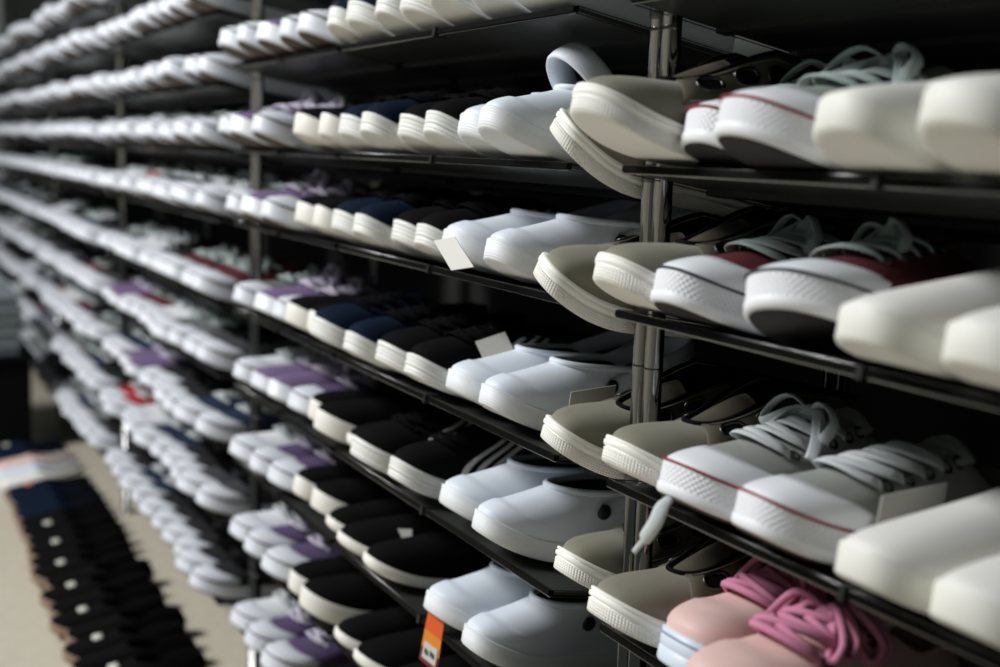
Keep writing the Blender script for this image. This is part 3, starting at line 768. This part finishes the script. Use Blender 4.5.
# ------------------------------------------------------------------ dark plinth with flat grey boxes at the far end of the floor row
def rbox(name, sx, sy, sz, m, bev=.004):
    me = bpy.data.meshes.new(name); b = MB(); b.box(-sx/2, sx/2, -sy/2, sy/2, 0, sz); me = b.mesh(name, m, smooth=False); return me
def bevel(o, w, seg=2):
    md = o.modifiers.new('bevel', 'BEVEL'); md.width = w; md.segments = seg; md.limit_method = 'ANGLE'; return o
PX, PY = -3.44, -.375
pl = link('display_plinth', None, loc=(PX, PY, FLOOR)); tag(pl, 'black display plinth under grey boxes at far end of the aisle', 'plinth')
bevel(link('plinth_body', rbox('plinth_body', .48, .46, .27, M_['black']), pl, (0, 0, .03)), .006)
bevel(link('plinth_top', rbox('plinth_top', .51, .49, .02, M_['black']), pl, (0, 0, .30)), .004)
bevel(link('plinth_base', rbox('plinth_base', .44, .42, .03, M_['black']), pl, (0, 0, 0)), .004)
gb = mat('grey_blue_box', lin(104, 112, 116), .7); gl = mat('grey_blue_box_lid', lin(120, 128, 132), .7)
body = rbox('box_body', .44, .40, .026, gb); lid = rbox('box_lid', .45, .41, .012, gl)
for i in range(5):
    r = link('flat_box', None, loc=(PX+random.uniform(-.008, .008), PY+random.uniform(-.008, .008), FLOOR+.3205+.038*i))
    tag(r, 'flat grey box on the black plinth, '+['bottom of the stack of five', 'second from bottom of the stack', 'middle of the stack of five', 'second from top of the stack', 'top of the stack of five'][i], 'box', 'grey flat boxes on the plinth')
    bevel(link('box_body', body, r), .002); bevel(link('box_lid', lid, r, (0, 0, .0255)), .002)

# ------------------------------------------------------------------ price cards and tags
def card(name, pts, m, label, cat='card', th=.0007, group=None):
    P = [Vector(p) for p in pts]; P[3] = P[0]+P[2]-P[1]; c = sum(P, Vector())/len(P); n = (P[1]-P[0]).cross(P[-1]-P[0]).normalized()*th
    b = MB(); k = len(P); b.add([p-c-n for p in P]+[p-c+n for p in P], [tuple(range(k))[::-1], tuple(range(k, 2*k))]+[(i, (i+1) % k, k+(i+1) % k, k+i) for i in range(k)])
    o = link(name, b.mesh(name, m, smooth=False), loc=c); return tag(o, label, cat, group)
G = 'blank price cards'
card('price_card', [(-.2488, -.105, -.0919), (-.2142, -.098, -.0851), (-.1504, -.108, -.109), (-.1748, -.115, -.1192)], M_['card_white'], 'cream card hanging before white clog toe, first shelf under eye level', group=G)
card('price_card', [(-.343, -.005, -.2163), (-.3277, .0254, -.2036), (-.2897, .0254, -.2334), (-.3106, -.005, -.2435)], M_['card'], 'grey card on black striped sneaker above the white clogs', group=G)
card('price_card', [(-.1195, -.0113, -.2316), (-.1094, .0349, -.2254), (-.1116, .0329, -.2492), (-.1107, -.0113, -.246)], M_['card'], 'grey card against side of white clog beside olive shoe', group=G)
card('price_card', [(.2785, .003, -.2305), (.2852, .06, -.225), (.2818, .06, -.2523), (.2854, .008, -.2519)], M_['card'], 'grey card against side of grey canvas sneaker beside cream slip-on', group=G)
card('price_card', [(-.630, -.009, -.5245), (-.542, .012, -.5024), (-.5407, .012, -.5316), (-.629, -.009, -.5546)], M_['card'], 'grey card tucked between black slip-on shoes', group=G)
O_ = [Vector(p) for p in [(-.3394, -.055, -.5242), (-.3107, -.048, -.5245), (-.3299, -.048, -.6055), (-.3658, -.055, -.6039)]]
def oq(u, v): return O_[0].lerp(O_[1], u).lerp(O_[3].lerp(O_[2], u), v)
tm = [mat('tag_red', lin(176, 38, 34), .5), mat('tag_orange', lin(226, 92, 28), .5), mat('tag_amber', lin(226, 138, 30), .5), mat('tag_dark_red', lin(120, 26, 34), .5), mat('tag_ink', lin(70, 74, 84), .6)]
ht = link('hang_tag', None, loc=oq(.5, .5)); tag(ht, 'orange and red hang tag with white sticker behind white clog toe', 'tag')
def strip(name, v0, v1, m, u0=0, u1=1, lift=0, label=None):
    n = (O_[1]-O_[0]).cross(O_[3]-O_[0]).normalized(); n = n if n.y < 0 else -n; c = oq(.5, .5)
    P = [oq(u0, v0), oq(u1, v0+(.06 if u1 == 1 else .03)), oq(u1, v1+(.06 if u1 == 1 else .03)), oq(u0, v1)]; b = MB()
    b.add([p-c+n*lift for p in P]+[p-c+n*(lift+.0006) for p in P], [(3, 2, 1, 0), (4, 5, 6, 7)]+[(i, (i+1) % 4, 4+(i+1) % 4, 4+i) for i in range(4)])
    o = link(name, b.mesh(name, m, smooth=False), ht)
    if label: o['label'] = label
    return o
strip('red_band', 0, .14, tm[0], label='red band'); strip('orange_band', .14, .42, tm[1], label='orange band'); strip('amber_band', .42, .72, tm[2], label='amber band'); strip('dark_red_band', .72, .97, tm[3], label='dark red band')
stk = strip('white_sticker', .62, .90, M_['card_white'], .14, .90, .0008, 'white sticker')
for a, b_ in ((.24, .44), (.54, .78)):
    o = strip('sticker_print', .72, .80, tm[4], a, b_, .0016); o.parent = stk

# ------------------------------------------------------------------ room
def struct(name, me, loc=(0, 0, 0)):
    o = link(name, me, loc=loc); o['kind'] = 'structure'; return o
fm = mat('floor_vinyl', lin(196, 188, 170), .45, bump='noise', bscale=12, bstr=.05, var=.05)
b = MB(); b.box(-9, 4, -5, .62, -.05, 0); struct('floor', b.mesh('floor', fm, smooth=False), (0, 0, FLOOR))
wm = mat('dark_wall', lin(58, 60, 56), .8, bump='noise', bscale=40, bstr=.1)
b = MB(); b.box(-9, 4, .40, .46, 0, 3.0); struct('wall_back', b.mesh('wall_back', wm, smooth=False), (0, 0, FLOOR))
b = MB(); b.box(-9, 4, .385, .40, 0, .10); struct('baseboard_back', b.mesh('baseboard_back', mat('baseboard', lin(24, 24, 24), .6), smooth=False), (0, 0, FLOOR))

# ------------------------------------------------------------------ light
def area(name, loc, target, size, power, col=(1, 1, 1), sy=None):
    l = bpy.data.lights.new(name, 'AREA'); l.energy = power; l.color = col; l.size = size
    if sy: l.shape = 'RECTANGLE'; l.size_y = sy
    o = bpy.data.objects.new(name, l); C.objects.link(o); o.location = loc
    o.rotation_euler = (Vector(target)-Vector(loc)).to_track_quat('-Z', 'Y').to_euler()
    return o
area('window_light', (-1.9, -3.0, 2.45), (-.5, 0, -.2), 1.3, 228, (.975, .988, 1.0), 1.0)
w = bpy.data.worlds.new('world'); bpy.context.scene.world = w; w.use_nodes = True
w.node_tree.nodes['Background'].inputs[0].default_value = (.9, 1.0, .95, 1); w.node_tree.nodes['Background'].inputs[1].default_value = .11
vs = bpy.context.scene.view_settings
vs.view_transform = 'Standard'; vs.look = 'None'; vs.exposure = 0; vs.gamma = 1; vs.use_curve_mapping = False
